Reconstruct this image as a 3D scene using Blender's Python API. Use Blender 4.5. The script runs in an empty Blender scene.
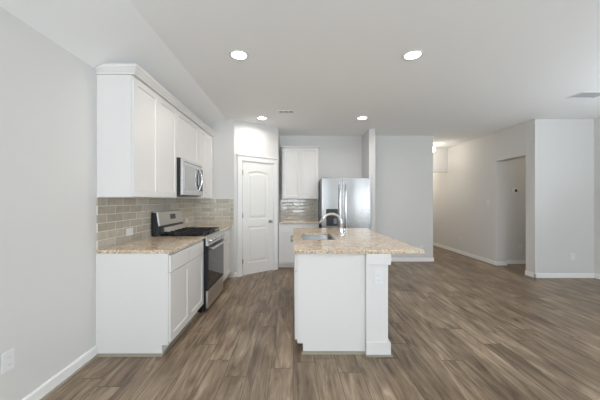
import bpy, bmesh, math, random
from mathutils import Vector, Matrix
random.seed(4)
SC = bpy.context.scene
COL = SC.collection
PI = math.pi

# ------------------------------------------------------------------ camera, world, big lights, exposure
cam = bpy.data.cameras.new('camera'); cam.sensor_width = 36.0; cam.lens = 282 * 36 / 600
cam.shift_x = 7 / 600; cam.clip_start = 0.05; cam.clip_end = 100
co = bpy.data.objects.new('camera', cam); COL.objects.link(co)
co.location = (0, 0, 1.35); co.rotation_euler = (PI / 2, 0, 0)
SC.camera = co
SC.view_settings.view_transform = 'Standard'; SC.view_settings.look = 'None'
SC.view_settings.gamma = 1.0; SC.view_settings.use_curve_mapping = False
SC.view_settings.exposure = 0.08
SC.cycles.max_bounces = 14; SC.cycles.diffuse_bounces = 10; SC.cycles.glossy_bounces = 6
SC.cycles.use_denoising = True
SC.cycles.sample_clamp_indirect = 6

w = bpy.data.worlds.new('world'); SC.world = w; w.use_nodes = True
bg = w.node_tree.nodes['Background']
bg.inputs[0].default_value = (0.86, 0.93, 1.0, 1); bg.inputs[1].default_value = 1.2

def area(name, loc, rot, sx, sy, power, col):
    l = bpy.data.lights.new(name, 'AREA'); l.shape = 'RECTANGLE'; l.size = sx; l.size_y = sy
    l.energy = power; l.color = col
    o = bpy.data.objects.new(name, l); COL.objects.link(o)
    o.location = loc; o.rotation_euler = rot
    return o
DAY = (0.83, 0.925, 1.0)
TILT = math.radians(60)      # daylight bounced up off the ground outside
REAR_WIN = [(-1.4, .7), (3.0, 3.5), (4.2, 5.0)]           # x extents, z 0.6 to 2.35
WZ0, WZ1 = 0.35, 2.40
RW_Y = (0.6, 3.4)                                              # window in the right wall
for a, b in REAR_WIN:
    area('daylight', ((a + b) / 2, -3.30, (WZ0 + WZ1) / 2), (PI / 2 + TILT, 0, 0), b - a - .1, WZ1 - WZ0 - .1, 96 * (b - a), DAY)
area('daylight', (5.02, sum(RW_Y) / 2, (WZ0 + WZ1) / 2), (PI / 2 + TILT, 0, PI / 2), RW_Y[1] - RW_Y[0] - .1, WZ1 - WZ0 - .1, 46, DAY)

# ------------------------------------------------------------------ materials
def new_mat(name):
    m = bpy.data.materials.new(name); m.use_nodes = True
    nt = m.node_tree; b = nt.nodes['Principled BSDF']
    return m, nt, b
def srgb(r, g, b):
    f = lambda c: (c / 255 / 12.92) if c / 255 <= .04045 else ((c / 255 + .055) / 1.055) ** 2.4
    return (f(r), f(g), f(b), 1)
def paint(name, c, rough=.5, metal=0.0, bump=0.0, bscale=300, spec=.5, vary=.0):
    m, nt, b = new_mat(name)
    b.inputs['Base Color'].default_value = c
    b.inputs['Roughness'].default_value = rough; b.inputs['Metallic'].default_value = metal
    b.inputs['Specular IOR Level'].default_value = spec
    tc = nt.nodes.new('ShaderNodeTexCoord')
    n = nt.nodes.new('ShaderNodeTexNoise'); n.inputs['Scale'].default_value = bscale
    nt.links.new(tc.outputs['Object'], n.inputs['Vector'])
    if bump:
        bp = nt.nodes.new('ShaderNodeBump'); bp.inputs['Strength'].default_value = bump; bp.inputs['Distance'].default_value = .002
        nt.links.new(n.outputs['Fac'], bp.inputs['Height']); nt.links.new(bp.outputs['Normal'], b.inputs['Normal'])
    mr = nt.nodes.new('ShaderNodeMapRange'); mr.inputs['To Min'].default_value = rough - .04; mr.inputs['To Max'].default_value = rough + .04
    nt.links.new(n.outputs['Fac'], mr.inputs['Value']); nt.links.new(mr.outputs['Result'], b.inputs['Roughness'])
    return m
def emit(name, c, s):
    m, nt, b = new_mat(name)
    b.inputs['Base Color'].default_value = c
    b.inputs['Emission Color'].default_value = c; b.inputs['Emission Strength'].default_value = s
    return m
M = {}
M['wall'] = paint('wall_paint', srgb(216, 215, 213), .75, bump=.15, bscale=160, spec=.3)
M['ceiling'] = paint('ceiling_paint', srgb(244, 245, 245), .85, bump=.2, bscale=120, spec=.2)
M['trim'] = paint('trim_paint', srgb(238, 238, 237), .4)
M['cab'] = paint('cabinet_paint', srgb(225, 223, 221), .38)
M['doorpaint'] = paint('door_paint', srgb(236, 235, 232), .42)
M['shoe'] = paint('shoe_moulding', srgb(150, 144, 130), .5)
M['black'] = paint('black_enamel', srgb(22, 23, 25), .3)
M['iron'] = paint('cast_iron', srgb(26, 26, 27), .55, bump=.2)
M['rangeside'] = paint('range_side', srgb(24, 28, 33), .35)
M['glass_black'] = paint('oven_glass', srgb(20, 18, 17), .06, spec=.8)
M['plastic'] = paint('white_plastic', srgb(226, 227, 227), .35)
M['slot'] = paint('outlet_slots', srgb(120, 118, 114), .5)
M['chrome'] = paint('chrome', (.78, .78, .79, 1), .12, 1.0)
M['nickel'] = paint('satin_nickel', (.42, .40, .38, 1), .28, 1.0)
M['grey'] = paint('fridge_side', srgb(120, 122, 124), .45)
M['vent_dark'] = paint('vent_shadow', srgb(70, 70, 72), .8)
M['screen'] = paint('thermostat_screen', srgb(60, 64, 70), .15)
M['display'] = paint('display', srgb(70, 74, 78), .12)
M['lens'] = emit('downlight_lens', (1.0, .955, .88, 1), 16)
M['globe'] = emit('globe_glass', (1.0, .88, .70, 1), 9)

def brushed(name, c, rough, axis='z'):
    m, nt, b = new_mat(name)
    b.inputs['Base Color'].default_value = c; b.inputs['Metallic'].default_value = 1.0
    tc = nt.nodes.new('ShaderNodeTexCoord'); mp = nt.nodes.new('ShaderNodeMapping')
    mp.inputs['Scale'].default_value = {'z': (400, 400, 4), 'x': (4, 400, 400)}[axis]
    n = nt.nodes.new('ShaderNodeTexNoise'); n.inputs['Scale'].default_value = 1; n.inputs['Detail'].default_value = 3
    mr = nt.nodes.new('ShaderNodeMapRange'); mr.inputs['To Min'].default_value = rough - .05; mr.inputs['To Max'].default_value = rough + .07
    bp = nt.nodes.new('ShaderNodeBump'); bp.inputs['Strength'].default_value = .06; bp.inputs['Distance'].default_value = .001
    L = nt.links.new
    L(tc.outputs['Object'], mp.inputs['Vector']); L(mp.outputs[0], n.inputs['Vector']); L(n.outputs['Fac'], mr.inputs['Value'])
    L(mr.outputs[0], b.inputs['Roughness']); L(n.outputs['Fac'], bp.inputs['Height']); L(bp.outputs[0], b.inputs['Normal'])
    return m
M['steel'] = brushed('brushed_steel', (.62, .62, .63, 1), .26, 'z')
M['steel_fridge'] = brushed('brushed_steel_fridge', (.35, .345, .34, 1), .24, 'z')
M['sink'] = brushed('brushed_steel_sink', (.40, .41, .42, 1), .34, 'x')
M['steel_range'] = brushed('brushed_steel_range', (.62, .60, .57, 1), .32, 'z')

def math_node(nt, op, a, b=None):
    n = nt.nodes.new('ShaderNodeMath'); n.operation = op
    for i, v in enumerate((a, b)):
        if v is None: continue
        if isinstance(v, (int, float)): n.inputs[i].default_value = v
        else: nt.links.new(v, n.inputs[i])
    return n.outputs[0]
def ramp(nt, fac, stops, interp='LINEAR'):
    r = nt.nodes.new('ShaderNodeValToRGB'); cr = r.color_ramp; cr.interpolation = interp
    cr.elements[0].position, cr.elements[0].color = stops[0]
    cr.elements[1].position, cr.elements[1].color = stops[-1]
    for p, c in stops[1:-1]:
        e = cr.elements.new(p); e.color = c
    nt.links.new(fac, r.inputs[0]); return r.outputs[0]
def mixc(nt, mode, fac, a, b):
    n = nt.nodes.new('ShaderNodeMix'); n.data_type = 'RGBA'; n.blend_type = mode
    for s, v in ((0, fac), (6, a), (7, b)):
        if isinstance(v, (int, float)): n.inputs[s].default_value = v
        elif isinstance(v, tuple): n.inputs[s].default_value = v
        else: nt.links.new(v, n.inputs[s])
    return n.outputs[2]
def comb(nt, x, y, z=0.0):
    c = nt.nodes.new('ShaderNodeCombineXYZ')
    for i, v in enumerate((x, y, z)):
        if isinstance(v, (int, float)): c.inputs[i].default_value = v
        else: nt.links.new(v, c.inputs[i])
    return c.outputs[0]

def floor_mat():
    m, nt, b = new_mat('wood_plank_floor'); L = nt.links.new
    tc = nt.nodes.new('ShaderNodeTexCoord'); sp = nt.nodes.new('ShaderNodeSeparateXYZ'); L(tc.outputs['Object'], sp.inputs[0])
    X, Y = sp.outputs[0], sp.outputs[1]
    W, LEN = .178, 1.22
    xs = math_node(nt, 'DIVIDE', X, W); row = math_node(nt, 'FLOOR', xs); fx = math_node(nt, 'FRACT', xs)
    wn = nt.nodes.new('ShaderNodeTexWhiteNoise'); wn.noise_dimensions = '1D'; L(row, wn.inputs['W'])
    ys = math_node(nt, 'ADD', math_node(nt, 'DIVIDE', Y, LEN), math_node(nt, 'MULTIPLY', wn.outputs[0], 7.0))
    colm = math_node(nt, 'FLOOR', ys); fy = math_node(nt, 'FRACT', ys)
    wid = nt.nodes.new('ShaderNodeTexWhiteNoise'); wid.noise_dimensions = '2D'; L(comb(nt, row, colm), wid.inputs['Vector'])
    idv = wid.outputs[0]
    # long grain streaks, a different cut per plank
    gx = math_node(nt, 'ADD', math_node(nt, 'MULTIPLY', X, 17.0), math_node(nt, 'MULTIPLY', idv, 50.0))
    gy = math_node(nt, 'ADD', math_node(nt, 'MULTIPLY', Y, 1.9), math_node(nt, 'MULTIPLY', idv, 31.0))
    n1 = nt.nodes.new('ShaderNodeTexNoise'); n1.inputs['Scale'].default_value = 1; n1.inputs['Detail'].default_value = 6
    n1.inputs['Roughness'].default_value = .62; n1.inputs['Distortion'].default_value = 1.0; L(comb(nt, gx, gy), n1.inputs['Vector'])
    gx2 = math_node(nt, 'ADD', math_node(nt, 'MULTIPLY', X, 4.5), math_node(nt, 'MULTIPLY', idv, 17.0))
    gy2 = math_node(nt, 'ADD', math_node(nt, 'MULTIPLY', Y, 1.7), math_node(nt, 'MULTIPLY', idv, 9.0))
    n2 = nt.nodes.new('ShaderNodeTexNoise'); n2.inputs['Scale'].default_value = 1; n2.inputs['Detail'].default_value = 3; L(comb(nt, gx2, gy2), n2.inputs['Vector'])
    c1 = ramp(nt, n1.outputs['Fac'], [(.28, srgb(76, 60, 47)), (.45, srgb(128, 110, 91)), (.58, srgb(153, 135, 114)), (.75, srgb(184, 167, 146))])
    c2 = ramp(nt, n2.outputs['Fac'], [(.3, (.50, .47, .44, 1)), (.52, (.95, .94, .93, 1)), (.7, (1.2, 1.2, 1.2, 1))])
    c = mixc(nt, 'MULTIPLY', .85, c1, c2)
    c3 = ramp(nt, idv, [(0, (.80, .78, .77, 1)), (.5, (.95, .94, .93, 1)), (1, (1.06, 1.06, 1.07, 1))])
    c = mixc(nt, 'MULTIPLY', .9, c, c3)
    gap = math_node(nt, 'MAXIMUM', math_node(nt, 'LESS_THAN', fx, .026), math_node(nt, 'LESS_THAN', fy, .005))
    c = mixc(nt, 'MIX', math_node(nt, 'MULTIPLY', gap, .75), c, srgb(62, 52, 45))
    L(c, b.inputs['Base Color'])
    r = nt.nodes.new('ShaderNodeMapRange'); r.inputs['To Min'].default_value = .30; r.inputs['To Max'].default_value = .46
    L(n1.outputs['Fac'], r.inputs['Value']); L(r.outputs[0], b.inputs['Roughness'])
    b.inputs['Specular IOR Level'].default_value = .4
    bp = nt.nodes.new('ShaderNodeBump'); bp.inputs['Strength'].default_value = .12; bp.inputs['Distance'].default_value = .002
    L(math_node(nt, 'SUBTRACT', n1.outputs['Fac'], gap), bp.inputs['Height']); L(bp.outputs[0], b.inputs['Normal'])
    return m
M['floor'] = floor_mat()

def granite_mat():
    m, nt, b = new_mat('speckled_granite'); L = nt.links.new
    tc = nt.nodes.new('ShaderNodeTexCoord')
    def noise(s, d=4, dist=0.0):
        n = nt.nodes.new('ShaderNodeTexNoise'); n.inputs['Scale'].default_value = s; n.inputs['Detail'].default_value = d
        n.inputs['Distortion'].default_value = dist; L(tc.outputs['Object'], n.inputs['Vector']); return n.outputs['Fac']
    base = ramp(nt, noise(9, 5, 1.0), [(.3, srgb(188, 160, 128)), (.5, srgb(212, 187, 155)), (.7, srgb(222, 205, 182))])
    grey = ramp(nt, noise(34, 4, .5), [(.53, (0, 0, 0, 1)), (.63, (1, 1, 1, 1))])
    c = mixc(nt, 'MIX', math_node(nt, 'MULTIPLY', grey, .75), base, srgb(172, 170, 166))
    v = nt.nodes.new('ShaderNodeTexVoronoi'); v.inputs['Scale'].default_value = 95; L(tc.outputs['Object'], v.inputs['Vector'])
    sv = nt.nodes.new('ShaderNodeSeparateColor'); L(v.outputs['Color'], sv.inputs[0])
    dark = math_node(nt, 'LESS_THAN', sv.outputs[0], .13)
    c = mixc(nt, 'MIX', math_node(nt, 'MULTIPLY', dark, .6), c, srgb(100, 96, 94))
    lt = math_node(nt, 'GREATER_THAN', sv.outputs[1], .86)
    c = mixc(nt, 'MIX', math_node(nt, 'MULTIPLY', lt, .7), c, srgb(236, 230, 222))
    br = math_node(nt, 'LESS_THAN', sv.outputs[2], .14)
    c = mixc(nt, 'MIX', math_node(nt, 'MULTIPLY', br, .5), c, srgb(172, 150, 128))
    L(c, b.inputs['Base Color']); b.inputs['Roughness'].default_value = .12
    b.inputs['Specular IOR Level'].default_value = .6
    return m
M['granite'] = granite_mat()

def tile_mat(axis):
    """3 x 9 inch glossy tile in running bond; axis = the horizontal object axis of the wall"""
    m, nt, b = new_mat('taupe_subway_tile_' + axis); L = nt.links.new
    tc = nt.nodes.new('ShaderNodeTexCoord'); sp = nt.nodes.new('ShaderNodeSeparateXYZ'); L(tc.outputs['Object'], sp.inputs[0])
    U = sp.outputs[0 if axis == 'x' else 1]; Z = sp.outputs[2]
    H, W = .0757, .245
    zs = math_node(nt, 'DIVIDE', math_node(nt, 'SUBTRACT', Z, .915), H); row = math_node(nt, 'FLOOR', zs); fz = math_node(nt, 'FRACT', zs)
    us = math_node(nt, 'ADD', math_node(nt, 'DIVIDE', U, W), math_node(nt, 'MULTIPLY', math_node(nt, 'MODULO', row, 2.0), .5))
    cl = math_node(nt, 'FLOOR', us); fu = math_node(nt, 'FRACT', us)
    g = math_node(nt, 'MAXIMUM', math_node(nt, 'LESS_THAN', fz, .07), math_node(nt, 'LESS_THAN', fu, .023))
    wid = nt.nodes.new('ShaderNodeTexWhiteNoise'); wid.noise_dimensions = '2D'; L(comb(nt, row, cl), wid.inputs['Vector'])
    n = nt.nodes.new('ShaderNodeTexNoise'); n.inputs['Scale'].default_value = 18; n.inputs['Detail'].default_value = 3; L(tc.outputs['Object'], n.inputs['Vector'])
    c = ramp(nt, wid.outputs[0], [(0, srgb(176, 170, 156)), (.5, srgb(187, 181, 167)), (1, srgb(199, 193, 180))])
    c2 = ramp(nt, n.outputs['Fac'], [(.3, (.9, .9, .9, 1)), (.7, (1.06, 1.05, 1.04, 1))])
    c = mixc(nt, 'MULTIPLY', 1.0, c, c2)
    c = mixc(nt, 'MIX', g, c, srgb(226, 223, 214))
    L(c, b.inputs['Base Color'])
    L(math_node(nt, 'ADD', math_node(nt, 'MULTIPLY', g, .6), .10), b.inputs['Roughness'])
    bp = nt.nodes.new('ShaderNodeBump'); bp.inputs['Strength'].default_value = .8; bp.inputs['Distance'].default_value = .004
    # handmade waviness plus a slight tilt of each tile
    n3 = nt.nodes.new('ShaderNodeTexNoise'); n3.inputs['Scale'].default_value = 14; L(tc.outputs['Object'], n3.inputs['Vector'])
    tilt = math_node(nt, 'MULTIPLY', math_node(nt, 'SUBTRACT', wid.outputs[0], .5), math_node(nt, 'MULTIPLY', fz, 1.0))
    # eased tile edges
    ez = math_node(nt, 'MINIMUM', math_node(nt, 'DIVIDE', math_node(nt, 'MINIMUM', fz, math_node(nt, 'SUBTRACT', 1.055, fz)), .16), 1.0)
    eu = math_node(nt, 'MINIMUM', math_node(nt, 'DIVIDE', math_node(nt, 'MINIMUM', fu, math_node(nt, 'SUBTRACT', 1.018, fu)), .05), 1.0)
    h = math_node(nt, 'ADD', math_node(nt, 'MULTIPLY', n3.outputs['Fac'], .7), math_node(nt, 'MULTIPLY', tilt, .8))
    h = math_node(nt, 'ADD', h, math_node(nt, 'MULTIPLY', math_node(nt, 'MULTIPLY', ez, eu), .8))
    L(h, bp.inputs['Height']); L(bp.outputs[0], b.inputs['Normal'])
    return m
M['tile_y'] = tile_mat('y'); M['tile_x'] = tile_mat('x')

def pane_mat():
    m, nt, b = new_mat('window_glass')
    b.inputs['Base Color'].default_value = (1, 1, 1, 1); b.inputs['Roughness'].default_value = 0
    b.inputs['Transmission Weight'].default_value = 1; b.inputs['IOR'].default_value = 1.05
    return m
M['pane'] = pane_mat()

# ------------------------------------------------------------------ mesh helpers
def box(bm, x0, x1, y0, y1, z0, z1, mat=0):
    v = [bm.verts.new(p) for p in ((x0, y0, z0), (x1, y0, z0), (x1, y1, z0), (x0, y1, z0), (x0, y0, z1), (x1, y0, z1), (x1, y1, z1), (x0, y1, z1))]
    for f in ((0, 3, 2, 1), (4, 5, 6, 7), (0, 1, 5, 4), (1, 2, 6, 5), (2, 3, 7, 6), (3, 0, 4, 7)):
        bm.faces.new([v[i] for i in f]).material_index = mat
def prism(bm, pts, axis, a, b):
    """2-D polygon swept from a to b along axis ('x' pts=(y,z); 'y' pts=(x,z); 'z' pts=(x,y))"""
    def P(p, t):
        return {'x': (t, p[0], p[1]), 'y': (p[0], t, p[1]), 'z': (p[0], p[1], t)}[axis]
    A = [bm.verts.new(P(p, a)) for p in pts]; B = [bm.verts.new(P(p, b)) for p in pts]
    n = len(pts); bm.faces.new(A); bm.faces.new(B[::-1])
    for i in range(n): bm.faces.new([A[i], B[i], B[(i + 1) % n], A[(i + 1) % n]])
def cyl(bm, c, axis, r, h, seg=24, r2=None):
    """cylinder or cone from c along axis (vector) of length h"""
    r2 = r if r2 is None else r2
    d = Vector(axis).normalized(); q = d.to_track_quat('Z', 'Y')
    A, B = [], []
    for i in range(seg):
        t = 2 * PI * i / seg; o = Vector((math.cos(t), math.sin(t), 0))
        A.append(bm.verts.new(Vector(c) + q @ (o * r))); B.append(bm.verts.new(Vector(c) + q @ (o * r2) + d * h))
    bm.faces.new(A[::-1]); bm.faces.new(B)
    for i in range(seg): bm.faces.new([A[i], A[(i + 1) % seg], B[(i + 1) % seg], B[i]])
def lathe(bm, prof, c=(0, 0, 0), seg=32, closed=False):
    """(r, z) profile turned about z"""
    rings = []
    for r, z in prof:
        rings.append([bm.verts.new((c[0] + r * math.cos(2 * PI * i / seg), c[1] + r * math.sin(2 * PI * i / seg), c[2] + z)) for i in range(seg)])
    n = len(rings)
    for k in range(n if closed else n - 1):
        a, b = rings[k], rings[(k + 1) % n]
        for i in range(seg): bm.faces.new([a[i], a[(i + 1) % seg], b[(i + 1) % seg], b[i]])
    if not closed:
        bm.faces.new(rings[0][::-1]); bm.faces.new(rings[-1])
def tube(bm, pts, rad, seg=14):
    pts = [Vector(p) for p in pts]; n = len(pts)
    rad = rad if isinstance(rad, (list, tuple)) else [rad] * n
    rings = []; up = None
    for i, p in enumerate(pts):
        t = (pts[min(i + 1, n - 1)] - pts[max(i - 1, 0)]).normalized()
        if up is None:
            up = Vector((0, 1, 0)) if abs(t.y) < .9 else Vector((1, 0, 0))
        s = t.cross(up).normalized(); up = s.cross(t).normalized()
        rings.append([bm.verts.new(p + (s * math.cos(2 * PI * k / seg) + up * math.sin(2 * PI * k / seg)) * rad[i]) for k in range(seg)])
    for a, b in zip(rings, rings[1:]):
        for k in range(seg): bm.faces.new([a[k], a[(k + 1) % seg], b[(k + 1) % seg], b[k]])
    bm.faces.new(rings[0][::-1]); bm.faces.new(rings[-1])
def obj(name, bm, mats, parent=None, bevel=0.0, smooth=False, seg=2):
    bmesh.ops.recalc_face_normals(bm, faces=bm.faces[:])
    me = bpy.data.meshes.new(name); bm.to_mesh(me); bm.free()
    for mt in (mats if isinstance(mats, (list, tuple)) else [mats]): me.materials.append(mt)
    o = bpy.data.objects.new(name, me); COL.objects.link(o)
    if parent: o.parent = parent
    if bevel:
        md = o.modifiers.new('bevel', 'BEVEL'); md.width = bevel; md.segments = seg; md.limit_method = 'ANGLE'; md.angle_limit = math.radians(40)
    if smooth:
        for p in me.polygons: p.use_smooth = True
        e = o.modifiers.new('wn', 'WEIGHTED_NORMAL') if False else None
        me.set_sharp_from_angle(angle=math.radians(60))
    return o
def boxobj(name, dims, mat, parent=None, bevel=0.0):
    bm = bmesh.new(); box(bm, *dims); return obj(name, bm, mat, parent, bevel)
def thing(name, label, cat, loc=(0, 0, 0), rz=0.0, group=None):
    o = bpy.data.objects.new(name, None); COL.objects.link(o); o.empty_display_size = .1
    o.location = loc; o.rotation_euler = (0, 0, rz); o['label'] = label; o['category'] = cat
    if group: o['group'] = group
    return o
def tag(o, label, cat, group=None):
    o['label'] = label; o['category'] = cat
    if group: o['group'] = group
    return o
def struct(o):
    o['kind'] = 'structure'; return o
def dup(root, loc, label, rz=None, group=None):
    r = root.copy(); COL.objects.link(r); r.location = loc; r['label'] = label
    if rz is not None: r.rotation_euler = (0, 0, rz)
    if group: r['group'] = group
    for ch in list(root.children):
        c = ch.copy(); COL.objects.link(c); c.parent = r
        for g in ch.children:
            d = g.copy(); COL.objects.link(d); d.parent = c
    return r

# ------------------------------------------------------------------ key dimensions (metres)
LX = -1.71          # left wall
CEIL, CREASE, LOW = 2.75, -1.15, 2.48
Y0, Y1 = 2.45, 4.90  # cabinet run on the left wall
BY = 6.14           # back wall
RX = 4.165          # hall right wall
FRY = 4.85          # wall facing the camera on the right
RR = 5.18           # right wall of the room
REAR = -3.5
P0 = Vector((-1.023, 4.90, 0)); P1 = Vector((-.29, 5.50, 0))
DV = (P1 - P0).normalized(); WL = (P1 - P0).length; ANG = math.atan2(DV.y, DV.x)

# ------------------------------------------------------------------ room shell
struct(boxobj('floor', (-1.86, 7.0, REAR - .15, 10.2, -.1, 0), M['floor']))
bm = bmesh.new()
prism(bm, [(-1.86, LOW), (LX, LOW), (CREASE, CEIL), (7.0, CEIL), (7.0, CEIL + .2), (-1.86, CEIL + .2)], 'y', REAR - .15, 10.2)
struct(obj('ceiling', bm, M['ceiling']))
struct(boxobj('wall_left', (-1.86, LX, REAR, Y1, 0, LOW), M['wall']))
bm = bmesh.new()
prism(bm, [(-1.86, 0), (P0.x, 0), (P0.x, CEIL), (CREASE, CEIL), (LX, LOW), (-1.86, LOW)], 'y', Y1, Y1 + .1)
struct(obj('wall_kitchen_corner', bm, M['wall']))
# angled pantry wall with its door opening, in a frame whose x runs along the wall and y goes into it
T0, T1, DH = .150, .835, 2.05
bm = bmesh.new()
box(bm, 0, T0, 0, .1, 0, CEIL); box(bm, T1, WL, 0, .1, 0, CEIL); box(bm, T0, T1, 0, .1, DH, CEIL)
o = struct(obj('wall_pantry', bm, M['wall'])); o.location = P0; o.rotation_euler = (0, 0, ANG)
bm = bmesh.new(); prism(bm, [(-.29, 5.50), (-.29, BY), (-.39, BY), (-.39, 5.60), (-.353, 5.577)], 'z', 0, CEIL)
struct(obj('wall_pantry_side', bm, M['wall']))
struct(boxobj('wall_back', (-.39, 3.05, BY, BY + .12, 0, CEIL), M['wall']))
struct(boxobj('wall_fridge_side', (1.495, 1.617, 5.54, BY, 0, CEIL), M['wall'], bevel=.004))
struct(boxobj('wall_hall_left', (2.93, 3.05, BY + .12, 10.0, 0, CEIL), M['wall']))
struct(boxobj('wall_hall_right', (RX, 4.375, 5.77, 10.0, 0, CEIL), M['wall'], bevel=.004))
struct(boxobj('wall_doorway_header', (RX, 4.375, 5.05, 5.77, 2.15, CEIL), M['wall']))
struct(boxobj('wall_front_right', (RX, RR + .15, FRY, 5.05, 0, CEIL), M['wall'], bevel=.004))
struct(boxobj('wall_side_room', (4.375, 7.0, 5.90, 6.0, 0, CEIL), M['wall']))
struct(boxobj('wall_side_room_end', (6.9, 7.0, 5.05, 5.90, 0, CEIL), M['wall']))
struct(boxobj('wall_side_room_front', (RR + .15, 7.0, FRY + .05, 5.05, 0, CEIL), M['wall']))
struct(boxobj('wall_hall_end', (2.93, 4.375, 10.0, 10.12, 0, CEIL), M['wall']))
struct(boxobj('wall_hall_header', (3.05, RX, 7.6, 7.72, 2.10, CEIL), M['wall']))

def wall_with_holes(name, fixed0, fixed1, a0, a1, holes, axis):
    bm = bmesh.new()
    def B(a, b, z0, z1):
        if axis == 'x': box(bm, a, b, fixed0, fixed1, z0, z1)
        else: box(bm, fixed0, fixed1, a, b, z0, z1)
    cur = a0
    for h0, h1 in holes:
        B(cur, h0, 0, CEIL if axis == 'y' or cur > CREASE else CEIL)
        B(h0, h1, 0, WZ0); B(h0, h1, WZ1, CEIL); cur = h1
    B(cur, a1, 0, CEIL)
    return struct(obj(name, bm, M['wall']))
wall_with_holes('wall_rear', REAR - .15, REAR, -1.86, RR + .15, REAR_WIN, 'x')
wall_with_holes('wall_right', RR, RR + .15, REAR, FRY, [RW_Y], 'y')
def window(n, axis, a, b, f):
    """frame, mullion and glass set in the wall thickness"""
    root = bpy.data.objects.new('window_%d' % n, None); COL.objects.link(root); root['kind'] = 'structure'
    bm = bmesh.new(); pm = bmesh.new(); mid = (a + b) / 2; t = .05
    def B(m_, u0, u1, z0, z1, d0, d1):
        if axis == 'x': box(m_, u0, u1, f + d0, f + d1, z0, z1)
        else: box(m_, f + d0, f + d1, u0, u1, z0, z1)
    B(bm, a, b, WZ0, WZ0 + t, 0, .05); B(bm, a, b, WZ1 - t, WZ1, 0, .05)
    B(bm, a, a + t, WZ0 + t, WZ1 - t, 0, .05); B(bm, b - t, b, WZ0 + t, WZ1 - t, 0, .05)
    B(bm, mid - t / 2, mid + t / 2, WZ0 + t, WZ1 - t, 0, .05)
    B(pm, a + t, mid - t / 2, WZ0 + t, WZ1 - t, .02, .026); B(pm, mid + t / 2, b - t, WZ0 + t, WZ1 - t, .02, .026)
    obj('window_frame', bm, M['trim'], root); obj('window_pane', pm, M['pane'], root)
for i, (a, b) in enumerate(REAR_WIN): window(i + 1, 'x', a, b, REAR - .12)
window(4, 'y', RW_Y[0], RW_Y[1], RR + .07)

# baseboards with a small shoe moulding at their foot
NT = [0]
def baseboard(name, p, q, inward, shoe=True):
    p, q = Vector((p[0], p[1], 0)), Vector((q[0], q[1], 0)); L_ = (q - p).length
    ang = math.atan2((q - p).y, (q - p).x); nrm = Vector((-math.sin(ang), math.cos(ang), 0))
    s = 1 if nrm.dot(Vector((inward[0], inward[1], 0))) > 0 else -1
    bm = bmesh.new()
    prism(bm, [(0, 0), (s * .014, 0), (s * .014, .078), (s * .009, .092), (0, .092)], 'x', 0, L_)
    o = struct(obj(name, bm, M['trim'])); o.location = p; o.rotation_euler = (0, 0, ang)
    if shoe:
        NT[0] += 1; bm = bmesh.new()
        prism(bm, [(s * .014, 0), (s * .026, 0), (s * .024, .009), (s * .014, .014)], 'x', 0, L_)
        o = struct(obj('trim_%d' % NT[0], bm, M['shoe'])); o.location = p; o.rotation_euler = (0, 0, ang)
baseboard('baseboard_left', (LX, REAR), (LX, Y0 - .004), (1, 0))
baseboard('baseboard_back', (1.617, BY), (3.064, BY), (0, -1))
baseboard('baseboard_fridge_wall', (1.617, 5.526), (1.617, BY - .03), (1, 0))
baseboard('baseboard_fridge_wall_end', (1.495, 5.54), (1.631, 5.54), (0, -1))
baseboard('baseboard_hall_left', (3.05, BY), (3.05, 10.0), (1, 0))
baseboard('baseboard_hall_right', (RX, 5.77), (RX, 10.0), (-1, 0))
baseboard('baseboard_doorway_jamb', (RX - .014, 5.77), (4.375, 5.77), (0, -1))
baseboard('baseboard_doorway_near', (RX, FRY - .014), (RX, 5.05), (-1, 0))
baseboard('baseboard_side_room', (4.375, 5.90), (6.9, 5.90), (0, -1))
baseboard('baseboard_front_right', (RX - .014, FRY), (RR, FRY), (0, -1))
baseboard('baseboard_right', (RR, REAR), (RR, FRY - .03), (-1, 0))
baseboard('baseboard_hall_end', (3.08, 10.0), (4.13, 10.0), (0, -1))
baseboard('baseboard_pantry', tuple(P0)[:2], tuple(P0 + DV * (T0 - .095))[:2], (1, -1))

# pantry door casing (architrave with a cap over the head)
bm = bmesh.new(); CW = .09
box(bm, T0 - CW, T0, -.018, 0, 0, DH); box(bm, T1, T1 + CW, -.018, 0, 0, DH)
box(bm, T0 - CW - .005, T1 + CW + .005, -.020, 0, DH, DH + .085)
box(bm, T0 - CW - .018, T1 + CW + .018, -.034, 0, DH + .085, DH + .108)
box(bm, T0, T0 + .015, .0, .1, 0, DH - .015); box(bm, T1 - .015, T1, .0, .1, 0, DH - .015); box(bm, T0, T1, .0, .1, DH - .015, DH)
NT[0] += 1
o = struct(obj('trim_%d' % NT[0], bm, M['trim'], bevel=.003)); o.location = P0; o.rotation_euler = (0, 0, ANG)

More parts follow.
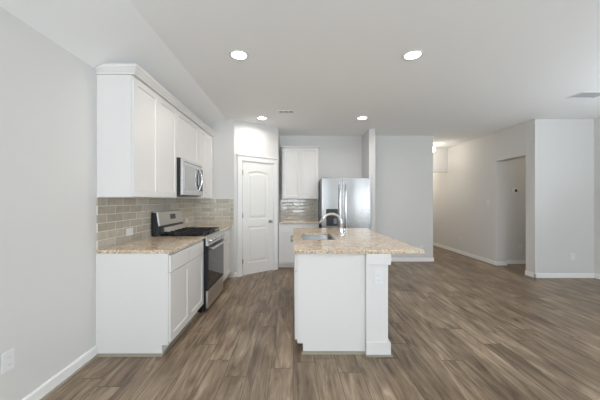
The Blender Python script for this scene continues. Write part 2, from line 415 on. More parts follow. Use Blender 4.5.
# the door itself: slab with two moulded raised panels, the upper one with an arched head
def panel_loop(x0, x1, z0, z1, arch, inset, n=10):
    x0 += inset; x1 -= inset; z0 += inset; z1 -= inset
    pts = [(x0, z0), (x1, z0)]
    for i in range(n + 1):
        t = i / n; x = x1 + (x0 - x1) * t
        pts.append((x, z1 + arch * (math.sin(PI * t) - 0.0) - arch * .0))
    return pts
def door_slab(w_, h_):
    bm = bmesh.new(); box(bm, 0, w_, .004, .036, 0, h_)
    # frame surface (stiles and rails) with panels recessed: build rings of faces for each panel
    for (x0, x1, z0, z1, arch) in ((.11, w_ - .11, .20, .86, 0), (.11, w_ - .11, .99, h_ - .19, .035)):
        loops = [(0, 0), (.012, .010), (.040, .010), (.055, .001)]
        rings = []
        for ins, dep in loops:
            rings.append([bm.verts.new((x, -.001 + dep, z)) for x, z in panel_loop(x0, x1, z0, z1, arch, ins)])
        for a, b in zip(rings, rings[1:]):
            n = len(a)
            for i in range(n): bm.faces.new([a[i], a[(i + 1) % n], b[(i + 1) % n], b[i]])
        bm.faces.new(rings[-1])
    # stiles / rails face in front of the slab core
    zs = [0, .20, .86, .99, h_ - .19, h_]
    box(bm, 0, .11, -.001, .004, 0, h_); box(bm, w_ - .11, w_, -.001, .004, 0, h_)
    box(bm, .11, w_ - .11, -.001, .004, 0, .20); box(bm, .11, w_ - .11, -.001, .004, .86, .99)
    # top rail with an arched lower edge
    n = 10; pts = [(w_ - .11, h_), (.11, h_)]
    for i in range(n + 1):
        t = i / n; pts.append((.11 + (w_ - .22) * t, h_ - .19 + .035 * math.sin(PI * t)))
    prism(bm, pts, 'y', -.001, .004)
    return bm
root = bpy.data.objects.new('door_1', None); COL.objects.link(root); root['kind'] = 'structure'
root.location = P0 + DV * (T0 + .018); root.rotation_euler = (0, 0, ANG); root.location.z = .012
DW, DHH = T1 - T0 - .036, DH - .03
# core of the slab has to sit behind the recesses
bm = bmesh.new(); box(bm, 0, DW, .014, .038, 0, DHH)
bm2 = door_slab(DW, DHH)
# remove the thin core box made by door_slab (first 8 verts)
bm2.verts.ensure_lookup_table(); bmesh.ops.delete(bm2, geom=bm2.verts[:8], context='VERTS')
tmp = bpy.data.meshes.new('tmp'); bm2.to_mesh(tmp); bm2.free(); bm.from_mesh(tmp); bpy.data.meshes.remove(tmp)
# close the outer edge between face and core
box(bm, 0, .11, .004, .014, 0, DHH); box(bm, DW - .11, DW, .004, .014, 0, DHH)
box(bm, .11, DW - .11, .004, .014, 0, .20); box(bm, .11, DW - .11, .004, .014, .86, .99); box(bm, .11, DW - .11, .004, .014, DHH - .15, DHH)
obj('door_slab', bm, M['doorpaint'], root)
bm = bmesh.new(); KX = DW - .065
cyl(bm, (KX, -.001, .93), (0, -1, 0), .032, .008); cyl(bm, (KX, -.009, .93), (0, -1, 0), .011, .03)
for i in range(1):
    prof = [(.012, 0), (.024, .006), (.028, .016), (.025, .026), (.012, .031)]
    rings = []
    for r, d in prof:
        rings.append([bm.verts.new((KX + r * math.cos(2 * PI * k / 24), -.035 - d, .93 + r * math.sin(2 * PI * k / 24))) for k in range(24)])
    for a, b in zip(rings, rings[1:]):
        for k in range(24): bm.faces.new([a[k], a[(k + 1) % 24], b[(k + 1) % 24], b[k]])
    bm.faces.new(rings[0]); bm.faces.new(rings[-1])
obj('door_knob', bm, M['nickel'], root, smooth=True)
for hz in (.20, 1.02, 1.78):
    bm = bmesh.new(); cyl(bm, (-.006, -.008, hz), (0, 0, 1), .007, .09, 12); box(bm, -.012, .010, -.003, -.001, hz, hz + .09)
    obj('hinge', bm, M['nickel'], root)

# ------------------------------------------------------------------ cabinets
def shaker(name, x0, x1, z0, z1, parent, y=-.020, rail=.057, t=.019):
    bm = bmesh.new()
    box(bm, x0, x1, y + .009, y + t, z0, z1)
    def fr(a, b, c, d): box(bm, a, b, y, y + .009, c, d)
    fr(x0, x0 + rail, z0, z1); fr(x1 - rail, x1, z0, z1); fr(x0 + rail, x1 - rail, z0, z0 + rail); fr(x0 + rail, x1 - rail, z1 - rail, z1)
    # small slope between frame and panel
    a, b, c, d = x0 + rail, x1 - rail, z0 + rail, z1 - rail; s = .004
    O = [bm.verts.new(p) for p in ((a, y + .001, c), (b, y + .001, c), (b, y + .001, d), (a, y + .001, d))]
    I = [bm.verts.new(p) for p in ((a + s, y + .0089, c + s), (b - s, y + .0089, c + s), (b - s, y + .0089, d - s), (a + s, y + .0089, d - s))]
    for i in range(4): bm.faces.new([O[i], O[(i + 1) % 4], I[(i + 1) % 4], I[i]])
    return obj(name, bm, M['cab'], parent)
def slab(name, x0, x1, z0, z1, parent, y=-.020, t=.019):
    bm = bmesh.new(); box(bm, x0, x1, y, y + t, z0, z1)
    return obj(name, bm, M['cab'], parent, bevel=.002)
def spans(w_, n, lo=.006, hi=.006, gap=.004):
    u = (w_ - lo - hi - gap * (n - 1)) / n
    return [(lo + i * (u + gap), lo + i * (u + gap) + u) for i in range(n)]
def base_cabinet(label, loc, rz, w_, ndoor, ndrawer, depth=.60, open_top=False, toe=.055, hi=.006, group=None, body_w=None):
    t = thing('base_cabinet', label, 'cabinet', loc, rz, group)
    bm = bmesh.new(); H = .885
    if open_top:
        box(bm, 0, .018, 0, depth, .095, H); box(bm, w_ - .018, w_, 0, depth, .095, H)
        box(bm, .018, w_ - .018, 0, depth, .095, .113); box(bm, .018, w_ - .018, depth - .012, depth, .113, H)
        box(bm, .018, w_ - .018, 0, .018, .113, H)
    else:
        box(bm, 0, w_, 0, depth, .095, H)
    obj('body', bm, M['cab'], t)
    boxobj('toe_kick', (0, w_, toe, depth, 0, .095), M['cab'], t)
    zt = H - .018; zd = .715
    for a, b in spans(w_, ndrawer, hi=hi): slab('drawer_front', a, b, zd + .003, zt, t)
    for a, b in spans(w_, ndoor, hi=hi): shaker('cabinet_door', a, b, .115, zd - .003, t)
    return t
def wall_cabinet(label, loc, rz, w_, z0, z1, ndoor, depth=.305, hi=.004, group=None):
    t = thing('wall_cabinet', label, 'cabinet', loc, rz, group)
    boxobj('body', (0, w_, 0, depth, z0, z1), M['cab'], t)
    for a, b in spans(w_, ndoor, lo=.004, hi=hi): shaker('cabinet_door', a, b, z0 + .006, z1 - .012, t)
    return t
FX = -1.085                                     # front of the left base boxes
B1, B2 = 3.364, 4.126                           # range bay
g = None
c = base_cabinet('white base cabinet on the left wall with two drawers, nearest the camera', (FX, Y0, 0), PI / 2, B1 - Y0 - .002, 2, 2, depth=.624)
# finished end panel with a toe notch
bm = bmesh.new(); prism(bm, [(.048, 0), (.624, 0), (.624, .885), (-.002, .885), (-.002, .090), (.048, .090)], 'x', -.006, 0)
obj('end_panel', bm, M['cab'], c)
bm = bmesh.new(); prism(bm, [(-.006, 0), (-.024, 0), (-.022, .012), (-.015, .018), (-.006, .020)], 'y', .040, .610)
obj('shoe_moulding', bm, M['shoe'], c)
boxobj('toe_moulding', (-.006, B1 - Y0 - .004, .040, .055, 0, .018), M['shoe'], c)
c = base_cabinet('white base cabinet between the gas range and the pantry wall', (FX, B2 + .002, 0), PI / 2, Y1 - B2 - .004, 1, 1, depth=.624, hi=.11)
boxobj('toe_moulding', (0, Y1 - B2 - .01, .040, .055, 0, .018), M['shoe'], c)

UX = -1.405                                     # front of the upper boxes
UG = None
wall_cabinet('tall white upper cabinet with two doors, nearest the camera', (UX, Y0 + .005, 0), PI / 2, B1 - Y0 - .006, 1.375, 2.44, 2, depth=.304)
wall_cabinet('short white upper cabinet directly above the microwave', (UX, B1, 0), PI / 2, B2 - B1 - .001, 1.862, 2.44, 1, depth=.304)
wall_cabinet('white upper cabinet between the microwave and the kitchen corner', (UX, B2, 0), PI / 2, Y1 - B2 - .003, 1.375, 2.44, 2, depth=.304, hi=.03)
# crown moulding swept round the run
prof = [(0, 2.441), (.014, 2.441), (.014, 2.456), (.022, 2.464), (.040, 2.490), (.046, 2.494), (.046, 2.516), (0, 2.516)]
bm = bmesh.new(); x1 = UX + .020; ya = Y0 + .005
st = [[(LX + .005, ya - o_, min(z, 2.474 + 0 * z)) if z > 2.474 else (LX + .005, ya - o_, z) for o_, z in prof],
      [(-1.615, ya - o_, z) for o_, z in prof],
      [(x1 + o_, ya - o_, z) for o_, z in prof],
      [(x1 + o_, Y1 - .003, z) for o_, z in prof]]
back = [(LX + .005, ya + .02), (-1.615, ya + .02), (x1 - .02, ya + .02), (x1 - .02, Y1 - .003)]
rings = []
for s, bk in zip(st, back):
    ztop = s[-1][2]; ring = [bm.verts.new(p) for p in s[:-1]] + [bm.verts.new((bk[0], bk[1], ztop)), bm.verts.new((bk[0], bk[1], 2.441))]
    rings.append(ring)
for a, b in zip(rings, rings[1:]):
    n = len(a)
    for i in range(n): bm.faces.new([a[i], a[(i + 1) % n], b[(i + 1) % n], b[i]])
bm.faces.new(rings[0]); bm.faces.new(rings[-1])
tag(obj('crown_moulding', bm, M['cab']), 'white crown moulding along the top of the left upper cabinets', 'moulding')

# back wall cabinets left of the fridge
c = base_cabinet('white base cabinet on the back wall between pantry door and refrigerator', (-.283, 5.54, 0), 0, .793, 2, 1, depth=.598)
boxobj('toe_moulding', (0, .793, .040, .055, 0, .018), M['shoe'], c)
c = wall_cabinet('white two-door upper cabinet on the back wall beside the refrigerator', (-.225, BY - .306, 0), 0, .752, 1.375, 2.425, 2, depth=.304)
bm = bmesh.new(); box(bm, -.012, .764, -.035, .304, 2.426, 2.440); box(bm, -.024, .776, -.047, .304, 2.440, 2.462)
obj('cornice', bm, M['cab'], c, bevel=.004)

# ------------------------------------------------------------------ worktops and backsplashes
def slab_top(name, x0, x1, y0, y1, label, hole=None):
    bm = bmesh.new(); z0, z1 = .886, .916
    if hole is None:
        box(bm, x0, x1, y0, y1, z0, z1)
    else:
        hx0, hx1, hy0, hy1 = hole
        O = [(x0, y0), (x1, y0), (x1, y1), (x0, y1)]
        # rounded hole corners
        r = .04; I = []
        for cx, cy, a0 in ((hx0 + r, hy0 + r, PI), (hx1 - r, hy0 + r, 1.5 * PI), (hx1 - r, hy1 - r, 0), (hx0 + r, hy1 - r, .5 * PI)):
            I.append([(cx + r * math.cos(a0 + k * PI / 8), cy + r * math.sin(a0 + k * PI / 8)) for k in range(5)])
        vs = {}
        for z in (z0, z1):
            o_ = [bm.verts.new((p[0], p[1], z)) for p in O]; i_ = [[bm.verts.new((p[0], p[1], z)) for p in grp] for grp in I]
            vs[z] = (o_, i_)
            for k in range(4):
                bm.faces.new([o_[k]] + [i_[k][2]] + i_[k][3:] + i_[(k + 1) % 4][:3] + [o_[(k + 1) % 4]])
        (oa, ia), (ob, ib) = vs[z0], vs[z1]
        for k in range(4): bm.faces.new([oa[k], oa[(k + 1) % 4], ob[(k + 1) % 4], ob[k]])
        fa = [v for g_ in ia for v in g_]; fb = [v for g_ in ib for v in g_]
        for k in range(len(fa)): bm.faces.new([fa[k], fa[(k + 1) % len(fa)], fb[(k + 1) % len(fb)], fb[k]])
    o = obj(name, bm, M['granite'], bevel=.004, seg=2)
    return tag(o, label, 'countertop')
slab_top('countertop', LX + .010, -1.055, Y0 - .012, B1 - .002, 'speckled beige granite countertop between camera side and gas range')
slab_top('countertop', LX + .010, -1.055, B2 + .002, Y1 - .010, 'short beige granite countertop in the corner past the range')
slab_top('countertop', -.283, .515, 5.505, BY - .010, 'small beige granite countertop left of the refrigerator')
SX0, SX1, SY0, SY1 = .105, .475, 3.08, 3.70
slab_top('countertop', .005, 1.135, 2.43, 4.38, 'large beige granite island countertop with sink cutout and seating overhang', hole=(SX0, SX1, SY0, SY1))
tag(boxobj('tile_backsplash', (LX + .001, LX + .010, Y0 + .002, Y1 - .01, .917, 1.374), M['tile_y']), 'long taupe subway tile backsplash on the left wall behind the range', 'backsplash')
tag(boxobj('tile_backsplash', (LX, P0.x - .01, Y1 - .009, Y1, .917, 1.374), M['tile_x']), 'short taupe tile backsplash on the corner return beside the pantry', 'backsplash')
tag(boxobj('tile_backsplash', (-.289, .515, BY - .009, BY, .917, 1.374), M['tile_x']), 'grey glossy tile backsplash on the back wall left of the refrigerator', 'backsplash')

# ------------------------------------------------------------------ gas range (faces +x): local x along the wall, y into the wall
RWD = B2 - B1 - .006
rg = thing('gas_range', 'stainless steel and black gas range between the left base cabinets', 'stove', (-1.045, B1 + .003, 0), PI / 2)
D = .645
boxobj('body', (0, RWD, 0, D, .045, .895), M['rangeside'], rg, bevel=.003)
boxobj('foot_plinth', (.01, RWD - .01, .04, D - .02, 0, .045), M['black'], rg)
bm = bmesh.new(); box(bm, 0, RWD, .01, D - .08, .895, .915); obj('cooktop', bm, M['black'], rg, bevel=.004)
bm = bmesh.new()
prism(bm, [(.02, .915), (-.012, .912), (-.038, .800), (.0, .800), (.0, .895), (.02, .895)], 'x', 0, RWD)
obj('control_panel', bm, M['steel_range'], rg, bevel=.003)
nrm = Vector((0, -.112, .026)).normalized()
for k in range(5):
    px = RWD * (.12 + .19 * k); base = Vector((px, -.027, .852))
    bm = bmesh.new(); cyl(bm, base, (0, nrm.y, nrm.z), .024, .012, 24); cyl(bm, base + nrm * .012, (0, nrm.y, nrm.z), .020, .022, 24, r2=.017)
    o = obj('knob', bm, M['steel'], rg, smooth=True)
    bm = bmesh.new(); q = base + nrm * .033; box(bm, q.x - .003, q.x + .003, q.y - .004, q.y + .004, q.z - .016, q.z + .016)
    obj('knob_pointer', bm, M['black'], o)
dr = boxobj('oven_door', (.004, RWD - .004, -.030, -.001, .262, .792), M['rangeside'], rg, bevel=.004)
boxobj('door_glass', (.012, RWD - .012, -.033, -.030, .270, .735), M['glass_black'], dr)
boxobj('door_trim', (.008, RWD - .008, -.034, -.030, .737, .790), M['black'], dr)
bm = bmesh.new(); tube(bm, [(.05, -.078, .765), (RWD - .05, -.078, .765)], .012, 16)
for px in (.07, RWD - .07): cyl(bm, (px, -.030, .765), (0, -1, 0), .009, .044, 12)
obj('oven_handle', bm, M['steel'], dr, smooth=True)
boxobj('storage_drawer', (.004, RWD - .004, -.030, -.001, .050, .254), M['steel_range'], rg, bevel=.005)
# burners and grates
for bx, by, br in ((.16, .16, .045), (.16, .42, .038), (.38, .29, .050), (.60, .16, .040), (.60, .42, .045)):
    bm = bmesh.new(); lathe(bm, [(br + .012, 0), (br + .010, .008), (br, .010), (br, .020), (br - .008, .024)], (bx, by, .915), 24)
    obj('burner', bm, M['iron'], rg, smooth=True)
for k in range(3):
    gx0, gx1 = .012 + k * (RWD - .024) / 3 + .003, .012 + (k + 1) * (RWD - .024) / 3 - .003; gy0, gy1 = .035, D - .10
    bm = bmesh.new(); zt0, zt1, b_ = .942, .954, .012
    box(bm, gx0, gx1, gy0, gy0 + b_, zt0, zt1); box(bm, gx0, gx1, gy1 - b_, gy1, zt0, zt1)
    box(bm, gx0, gx0 + b_, gy0, gy1, zt0, zt1); box(bm, gx1 - b_, gx1, gy0, gy1, zt0, zt1)
    mx = (gx0 + gx1) / 2; box(bm, mx - .005, mx + .005, gy0, gy1, zt0, zt1 + .002)
    for fy in (.25, .5, .75):
        yy = gy0 + (gy1 - gy0) * fy; box(bm, gx0, gx1, yy - .005, yy + .005, zt0, zt1 + .002)
    for px in (gx0, gx1 - b_):
        for py in (gy0, gy1 - b_, (gy0 + gy1) / 2): box(bm, px, px + b_, py, py + b_, .915, zt0)
    obj('grate', bm, M['iron'], rg)
# backguard: black ends, slanted steel panel with a display
bm = bmesh.new()
prism(bm, [(D - .085, .895), (D, .895), (D, 1.200), (D - .055, 1.200), (D - .080, 1.035), (D - .085, .96)], 'x', 0, RWD)
bg_ = obj('backguard', bm, M['rangeside'], rg, bevel=.003)
bm = bmesh.new()
prism(bm, [(D - .083, 1.035), (D - .090, 1.037), (D - .066, 1.203), (D - .02, 1.206), (D - .02, 1.2), (D - .055, 1.198)], 'x', .022, RWD - .006)
obj('panel', bm, M['steel_range'], bg_, bevel=.003)
bm = bmesh.new()
prism(bm, [(D - .083, 1.035), (D - .094, 1.037), (D - .070, 1.205), (D - .02, 1.208), (D - .02, 1.2), (D - .055, 1.198)], 'x', -.001, .022)
obj('end_cap', bm, M['plastic'], bg_, bevel=.004)
bm = bmesh.new()
prism(bm, [(D - .085, .945), (D - .125, .930), (D - .125, .945), (D - .086, 1.005)], 'x', .14, RWD - .01)
obj('vent_trim', bm, M['steel_range'], bg_)
def on_panel(z): return D - .090 + (z - 1.037) / .166 * .024
bm = bmesh.new()
z0, z1 = 1.10, 1.165; prism(bm, [(on_panel(z0) - .003, z0), (on_panel(z0) + .003, z0), (on_panel(z1) + .003, z1), (on_panel(z1) - .003, z1)], 'x', .34, .50)
obj('display', bm, M['display'], bg_)

# ------------------------------------------------------------------ microwave over the range
mw = thing('microwave', 'stainless steel over-the-range microwave under the short upper cabinet', 'microwave', (-1.345, B1 + .003, 1.40), PI / 2)
H = .458; MD = .352
boxobj('body', (0, RWD, 0, MD, 0, H), M['black'], mw, bevel=.003)
bm = bmesh.new(); box(bm, .03, RWD - .03, .03, MD - .05, -.006, 0); obj('filter_panel', bm, M['grey'], mw)
fd = boxobj('door', (.0, RWD - .002, -.030, 0, .012, H - .006), M['steel'], mw, bevel=.005)
boxobj('door_window', (.075, .500, -.033, -.030, .075, H - .080), paint('microwave_window', srgb(170, 171, 172), .15, .7), fd)
boxobj('control_strip', (.600, RWD - .03, -.033, -.030, .075, H - .080), M['screen'], fd)
bm = bmesh.new()
pts = [(.560, -.030 - .050 * math.sin(PI * k / 14), .07 + (H - .14) * k / 14) for k in range(15)]
tube(bm, pts, .011, 14)
obj('door_handle', bm, M['chrome'], fd, smooth=True)
# curved inner bow of the handle recess
bm = bmesh.new()
pts = [(.560 - .055 * math.sin(PI * k / 14), -.036, .085 + (H - .17) * k / 14) for k in range(15)]
tube(bm, pts, .006, 10); obj('handle_bow', bm, M['black'], fd, smooth=True)
bm = bmesh.new()
for k in range(12): box(bm, .05 + k * .054, .05 + k * .054 + .04, -.032, -.029, H - .045, H - .037)
obj('vent_slots', bm, M['vent_dark'], fd)

# ------------------------------------------------------------------ refrigerator
FW, FY = .925, 5.42
fr = thing('refrigerator', 'stainless steel side-by-side refrigerator in the alcove by the stub wall', 'refrigerator', (.545, FY, 0), 0)
boxobj('body', (0, FW, 0, BY - FY - .02, .02, 1.755), M['grey'], fr, bevel=.004)
boxobj('base_grille', (.01, FW - .01, -.02, .02, 0, .06), M['black'], fr)
def fdoor(name, x0, x1, bulge):
    bm = bmesh.new(); n = 12; pts = [(x1, -.004), (x0, -.004)]
    pts += [(x0, -.055)] + [(x0 + (x1 - x0) * k / n, -.066 - bulge * math.sin(PI * k / n)) for k in range(n + 1)] + [(x1, -.055)]
    prism(bm, pts, 'z', .065, 1.765)
    o = obj(name, bm, M['steel_fridge'], fr, smooth=True); return o
SPL = .395
d1 = fdoor('freezer_door', .003, SPL - .003, .003); d2 = fdoor('fridge_door', SPL + .003, FW - .003, .011)
for d_, px in ((d1, SPL - .055), (d2, SPL + .055)):
    bm = bmesh.new(); tube(bm, [(px, -.066, .45), (px, -.118, .48), (px, -.122, .60), (px, -.122, 1.50), (px, -.118, 1.62), (px, -.066, 1.65)], .013, 14)
    obj('door_handle', bm, M['chrome'], d_, smooth=True)
dp = boxobj('dispenser', (.085, .305, -.084, -.068, .86, 1.18), M['black'], d1, bevel=.004)
bm = bmesh.new(); box(bm, .225, .285, -.092, -.084, .90, 1.00); 
bpy_o = obj('dispenser_paddle', bm, M['grey'], d1)
bm = bmesh.new(); box(bm, .05, .12, -.05, .03, 1.756, 1.775)
obj('hinge_cover', bm, M['grey'], fr, bevel=.004)
bm = bmesh.new(); box(bm, FW - .12, FW - .05, -.05, .03, 1.756, 1.775)
obj('hinge_cover', bm, M['grey'], fr, bevel=.004)

# ------------------------------------------------------------------ island
IX, IY0 = .036, 2.49
DWY0, DWY1 = 3.735, 4.335
# cabinets face -x: rotate -90, local x runs towards the camera
c = base_cabinet('narrow white island cabinet at the end nearest the camera', (IX, 2.945, 0), -PI / 2, 2.945 - IY0, 1, 1, depth=.598)
bm = bmesh.new(); L_ = 2.945 - IY0
prism(bm, [(.052, 0), (.598, 0), (.598, .885), (.004, .885), (.004, .088), (.052, .088)], 'x', L_, L_ + .008)
obj('end_panel', bm, M['cab'], c)
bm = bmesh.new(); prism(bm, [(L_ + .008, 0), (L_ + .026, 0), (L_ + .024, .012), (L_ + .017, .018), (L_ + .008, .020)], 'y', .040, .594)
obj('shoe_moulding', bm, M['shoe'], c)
base_cabinet('white island sink cabinet below the sink cutout', (IX, DWY0 - .002, 0), -PI / 2, DWY0 - 2.949, 2, 1, depth=.598, open_top=True)
dw = thing('dishwasher', 'dishwasher built into the far end of the island, its handle just showing', 'dishwasher', (IX, DWY1, 0), -PI / 2)
boxobj('body', (0, .598, 0, .57, .095, .880), M['grey'], dw)
boxobj('toe_panel', (0, .598, .05, .57, 0, .095), M['black'], dw)
boxobj('door', (.004, .594, -.022, -.001, .105, .878), M['steel'], dw, bevel=.004)
bm = bmesh.new(); tube(bm, [(.05, -.024, .80), (.06, -.056, .80), (.10, -.060, .80), (.50, -.060, .80), (.54, -.056, .80), (.55, -.024, .80)], .012, 12)
obj('door_handle', bm, M['nickel'], dw, smooth=True)
# knee wall behind the cabinets with a post-like end towards the camera
kw = thing('island_half_wall', 'white half wall of the island with capped post end under the overhang', 'half wall', (0, 0, 0))
KX0, KX1, KY0, KY1 = .636, .826, 2.452, 4.335
boxobj('panel', (KX0, KX1, KY0, KY1, 0, .885), M['cab'], kw)
bm = bmesh.new(); e = .020
box(bm, KX0 - .004, KX1 + e, KY0 - e, KY0, .790, .885); box(bm, KX1, KX1 + e, KY0, KY1, .790, .885)
obj('capital', bm, M['cab'], kw, bevel=.003)
bm = bmesh.new()
box(bm, KX0 - .004, KX1 + e, KY0 - e, KY0, 0, .122); box(bm, KX1, KX1 + e, KY0, KY1, 0, .122)
obj('base_moulding', bm, M['cab'], kw, bevel=.004)
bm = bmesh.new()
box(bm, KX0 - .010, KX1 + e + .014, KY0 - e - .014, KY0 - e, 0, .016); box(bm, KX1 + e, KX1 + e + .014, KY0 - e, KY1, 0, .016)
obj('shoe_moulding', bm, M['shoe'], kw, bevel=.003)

# sink: open basin hung under the cutout
sk = thing('kitchen_sink', 'stainless steel undermount sink in the island countertop', 'sink', ((SX0 + SX1) / 2, (SY0 + SY1) / 2, .70))
bm = bmesh.new(); a, b = (SX1 - SX0) / 2 + .006, (SY1 - SY0) / 2 + .006; t = .006; top = .885 - .70
def rr(hx, hy, r, z, n=5):
    out = []
    for cx, cy, a0 in ((hx - r, hy - r, 0), (-hx + r, hy - r, PI / 2), (-hx + r, -hy + r, PI), (hx - r, -hy + r, 1.5 * PI)):
        for k in range(n): out.append(bm.verts.new((cx + r * math.cos(a0 + k * PI / 2 / (n - 1)), cy + r * math.sin(a0 + k * PI / 2 / (n - 1)), z)))
    return out
rings = [rr(a + .012, b + .012, .05, top), rr(a, b, .045, top), rr(a - .004, b - .004, .045, .03), rr(a - .03, b - .03, .04, .006), rr(.03, .03, .028, 0)]
for u, v in zip(rings, rings[1:]):
    n = len(u)
    for i in range(n): bm.faces.new([u[i], u[(i + 1) % n], v[(i + 1) % n], v[i]])
bm.faces.new(rings[-1])
bs = obj('basin', bm, M['sink'], sk, smooth=True)
sm = bs.modifiers.new('thick', 'SOLIDIFY'); sm.thickness = .003; sm.offset = -1
bm = bmesh.new(); lathe(bm, [(.040, .0035), (.038, .008), (.024, .006), (.020, .0045)], (0, 0, 0), 24); obj('drain', bm, M['chrome'], sk, smooth=True)

# faucet
fc = thing('faucet', 'tall arched stainless faucet with pull-down head beside the island sink', 'faucet', (.585, 3.42, .916))
bm = bmesh.new()
lathe(bm, [(.030, 0), (.030, .006), (.024, .014), (.019, .05), (.018, .10)], (0, 0, 0), 24)
obj('base', bm, M['chrome'], fc, smooth=True)
bm = bmesh.new(); pts = [(0, 0, .10), (0, 0, .15)]
for k in range(15):
    th = PI * .86 * k / 14
    pts.append((-.105 + .105 * math.cos(th) - .02 * k / 14, 0, .17 + .095 * math.sin(th)))
tube(bm, pts, [.016] * 3 + [.0145] * (len(pts) - 3), 16); obj('spout', bm, M['chrome'], fc, smooth=True)
e_ = Vector(pts[-1]); dn = (Vector(pts[-1]) - Vector(pts[-2])).normalized()
bm = bmesh.new(); tube(bm, [e_ - dn * .004, e_ + dn * .02, e_ + dn * .06, e_ + dn * .075], [.014, .017, .019, .015], 18)
obj('spray_head', bm, M['nickel'], fc, smooth=True)
bm = bmesh.new(); tube(bm, [(.0, -.012, .10), (-.012, -.045, .125), (-.03, -.075, .185), (-.038, -.085, .215)], [.010, .009, .008, .009], 12)
obj('lever', bm, M['chrome'], fc, smooth=True)
sd = thing('soap_dispenser', 'small chrome soap dispenser right of the island faucet', 'soap dispenser', (.640, 3.50, .916))
bm = bmesh.new(); lathe(bm, [(.020, 0), (.018, .008), (.009, .014), (.008, .05), (.012, .055), (.012, .068), (.006, .072)], (0, 0, 0), 20)
obj('pump', bm, M['chrome'], sd, smooth=True)
bm = bmesh.new(); tube(bm, [(0, 0, .062), (-.03, 0, .066), (-.055, 0, .058)], [.006, .005, .004], 10); obj('nozzle', bm, M['chrome'], sd, smooth=True)

# ------------------------------------------------------------------ outlets, switches, thermostat (face -y in their own frame)
def outlet(label, loc, rz, flat=False, name='wall_outlet', n=2):
    t = thing(name, label, 'outlet', loc, rz, None)
    W_, H_ = (.118, .074) if flat else (.074, .118)
    boxobj('cover_plate', (-W_ / 2, W_ / 2, -.006, 0, -H_ / 2, H_ / 2), M['plastic'], t, bevel=.002)
    for s in (-1, 1):
        cx, cz = (s * .0225, 0) if flat else (0, s * .0225)
        bm = bmesh.new(); box(bm, cx - .0145, cx + .0145, -.009, -.006, cz - .0145, cz + .0145)
        r = obj('receptacle', bm, M['plastic'], t, bevel=.003)
        bm = bmesh.new()
        for q in (-.006, .006):
            if flat: box(bm, cx - .003, cx + .005, -.0095, -.009, cz + q - .001, cz + q + .001)
            else: box(bm, cx + q - .001, cx + q + .001, -.0095, -.009, cz - .003, cz + .005)
        obj('slots', bm, M['slot'], r)
    return t
outlet('white outlet low on the left wall at the bottom left corner', (LX, 1.69, .385), PI / 2)
outlet('white horizontal outlet on the taupe tiles above the near countertop', (LX + .009, 2.93, 1.02), PI / 2, True)
outlet('white outlet on the taupe tiles just past the range', (LX + .009, 4.50, 1.02), PI / 2, True)
outlet('white outlet on the post end of the island', (.742, KY0, .675), 0)
outlet('white outlet low on the back wall section right of the refrigerator', (2.80, BY, .30), 0)
outlet('white outlet low on the long hall wall', (RX, 7.0, .37), -PI / 2)
outlet('white outlet on the wall seen through the doorway, below the thermostat', (4.76, 5.90, .37), 0)
outlet('white outlet low on the wall facing the camera at far right', (4.81, FRY, .375), 0)
sw = thing('light_switch', 'white light switch on the hall wall left of the doorway', 'light switch', (RX, 6.01, 1.30), -PI / 2)
boxobj('cover_plate', (-.037, .037, -.006, 0, -.059, .059), M['plastic'], sw, bevel=.002)
boxobj('rocker', (-.017, .017, -.010, -.006, -.034, .034), M['plastic'], sw, bevel=.002)
th = thing('thermostat', 'white thermostat with dark screen on the wall inside the doorway', 'thermostat', (4.625, 5.90, 1.545), 0)
boxobj('housing', (-.065, .065, -.022, 0, -.045, .045), M['plastic'], th, bevel=.006)
boxobj('screen', (.000, .050, -.024, -.022, -.028, .028), M['screen'], th)

# ------------------------------------------------------------------ ceiling: downlights, registers, hall globe
def downlight(label, x, y):
    t = thing('recessed_downlight', label, 'ceiling light', (x, y, CEIL), 0, 'recessed downlights')
    bm = bmesh.new(); lathe(bm, [(.070, -.001), (.095, -.001), (.096, -.004), (.088, -.010), (.072, -.006)], (0, 0, 0), 40, closed=True)
    obj('trim_ring', bm, M['plastic'], t, smooth=True)
    bm = bmesh.new(); cyl(bm, (0, 0, -.004), (0, 0, 1), .0715, .003, 40); obj('lens', bm, M['lens'], t)
    l = bpy.data.lights.new('downlight_bulb', 'AREA'); l.shape = 'DISK'; l.size = .14; l.energy = 7.2; l.spread = math.radians(165); l.color = (1.0, .95, .895)
    lo = bpy.data.objects.new('downlight_bulb', l); COL.objects.link(lo); lo.parent = t; lo.location = (0, 0, -.012)
    return t
downlight('recessed ceiling light, near left of the four, above the left aisle', -.52, 2.72)
for lab, x, y in (('recessed ceiling light, near right of the four, past the island', 1.155, 2.72),
                  ('recessed ceiling light, far left of the four, before the pantry door', -.53, 4.81),
                  ('recessed ceiling light, far right of the four, in front of the refrigerator', 1.18, 4.81)):
    downlight(lab, x, y)
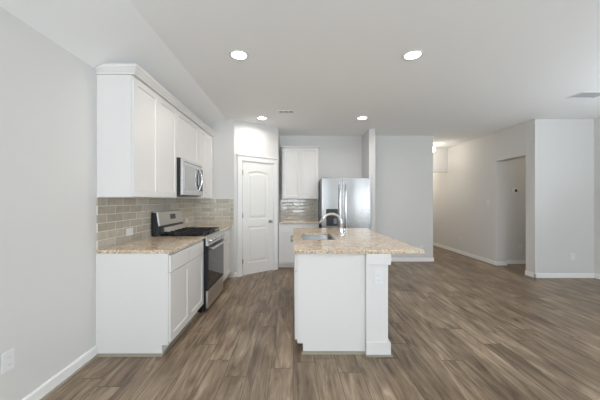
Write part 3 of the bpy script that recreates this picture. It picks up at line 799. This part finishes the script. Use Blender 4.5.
def register(label, x, y, wx, wy, n, bays):
    t = thing('ceiling_register', label, 'air vent', (x, y, CEIL))
    bm = bmesh.new(); f = .018
    box(bm, -wx / 2, wx / 2, -wy / 2, -wy / 2 + f, -.008, 0); box(bm, -wx / 2, wx / 2, wy / 2 - f, wy / 2, -.008, 0)
    box(bm, -wx / 2, -wx / 2 + f, -wy / 2 + f, wy / 2 - f, -.008, 0); box(bm, wx / 2 - f, wx / 2, -wy / 2 + f, wy / 2 - f, -.008, 0)
    iw = wx - 2 * f
    for k in range(1, bays):
        cx = -wx / 2 + f + iw * k / bays; box(bm, cx - .006, cx + .006, -wy / 2 + f, wy / 2 - f, -.008, 0)
    obj('frame', bm, M['plastic'], t)
    boxobj('backing', (-wx / 2 + f, wx / 2 - f, -wy / 2 + f, wy / 2 - f, -.001, 0), M['vent_dark'], t)
    for k in range(n):
        yy = -wy / 2 + f + (wy - 2 * f) * (k + .5) / n
        bm = bmesh.new(); prism(bm, [(yy - .002, -.0025), (yy - .001, -.005), (yy + .000, -.005), (yy - .001, -.0025)], 'x', -wx / 2 + f, wx / 2 - f)
        obj('slat', bm, M['plastic'], t)
register('small white slotted vent in the kitchen ceiling', -.11, 4.47, .25, .13, 4, 3)
register('white ceiling vent at the upper right edge of the photo', 3.93, 3.755, .36, .22, 9, 1)
gl = thing('hall_ceiling_light', 'glowing globe light on the hallway ceiling past the back wall', 'ceiling light', (3.51, 7.15, CEIL))
bm = bmesh.new(); lathe(bm, [(.075, -.001), (.075, -.018), (.03, -.03), (.03, -.05)], (0, 0, 0), 28); obj('canopy', bm, M['nickel'], gl, smooth=True)
bm = bmesh.new(); R = .085
lathe(bm, [(.03 + 0 * k if k == 0 else R * math.sin(PI * (.12 + .88 * k / 12)), -.045 - R + R * math.cos(PI * (.12 + .88 * k / 12)) + .006) if k < 12 else (.001, -.045 - 2 * R + .006) for k in range(13)], (0, 0, 0), 28)
obj('globe_shade', bm, M['globe'], gl, smooth=True)
l = bpy.data.lights.new('globe_bulb', 'POINT'); l.energy = 4.5; l.color = (1.0, .92, .82); l.shadow_soft_size = .09
lo = bpy.data.objects.new('globe_bulb', l); COL.objects.link(lo); lo.parent = gl; lo.location = (0, 0, -.30)
# unseen fill lamps, added to brighten the hallway beyond the header and the side room
for (lab, x, y, en) in (('added fill lamp, unseen, at the far end of the hallway', 3.6, 8.9, 18), ('added fill lamp, unseen, in the room behind the doorway', 5.9, 5.47, 5)):
    t = thing('added_fill_lamp', lab, 'ceiling light', (x, y, CEIL))
    bm = bmesh.new(); lathe(bm, [(.13, -.001), (.13, -.02), (.12, -.05), (.08, -.075), (.001, -.085)], (0, 0, 0), 32); obj('fill_lamp_shade', bm, M['globe'], t, smooth=True)
    l = bpy.data.lights.new('fill_lamp_bulb', 'POINT'); l.energy = en; l.color = (1.0, .90, .78); l.shadow_soft_size = .1
    lo = bpy.data.objects.new('fill_lamp_bulb', l); COL.objects.link(lo); lo.parent = t; lo.location = (0, 0, -.30)
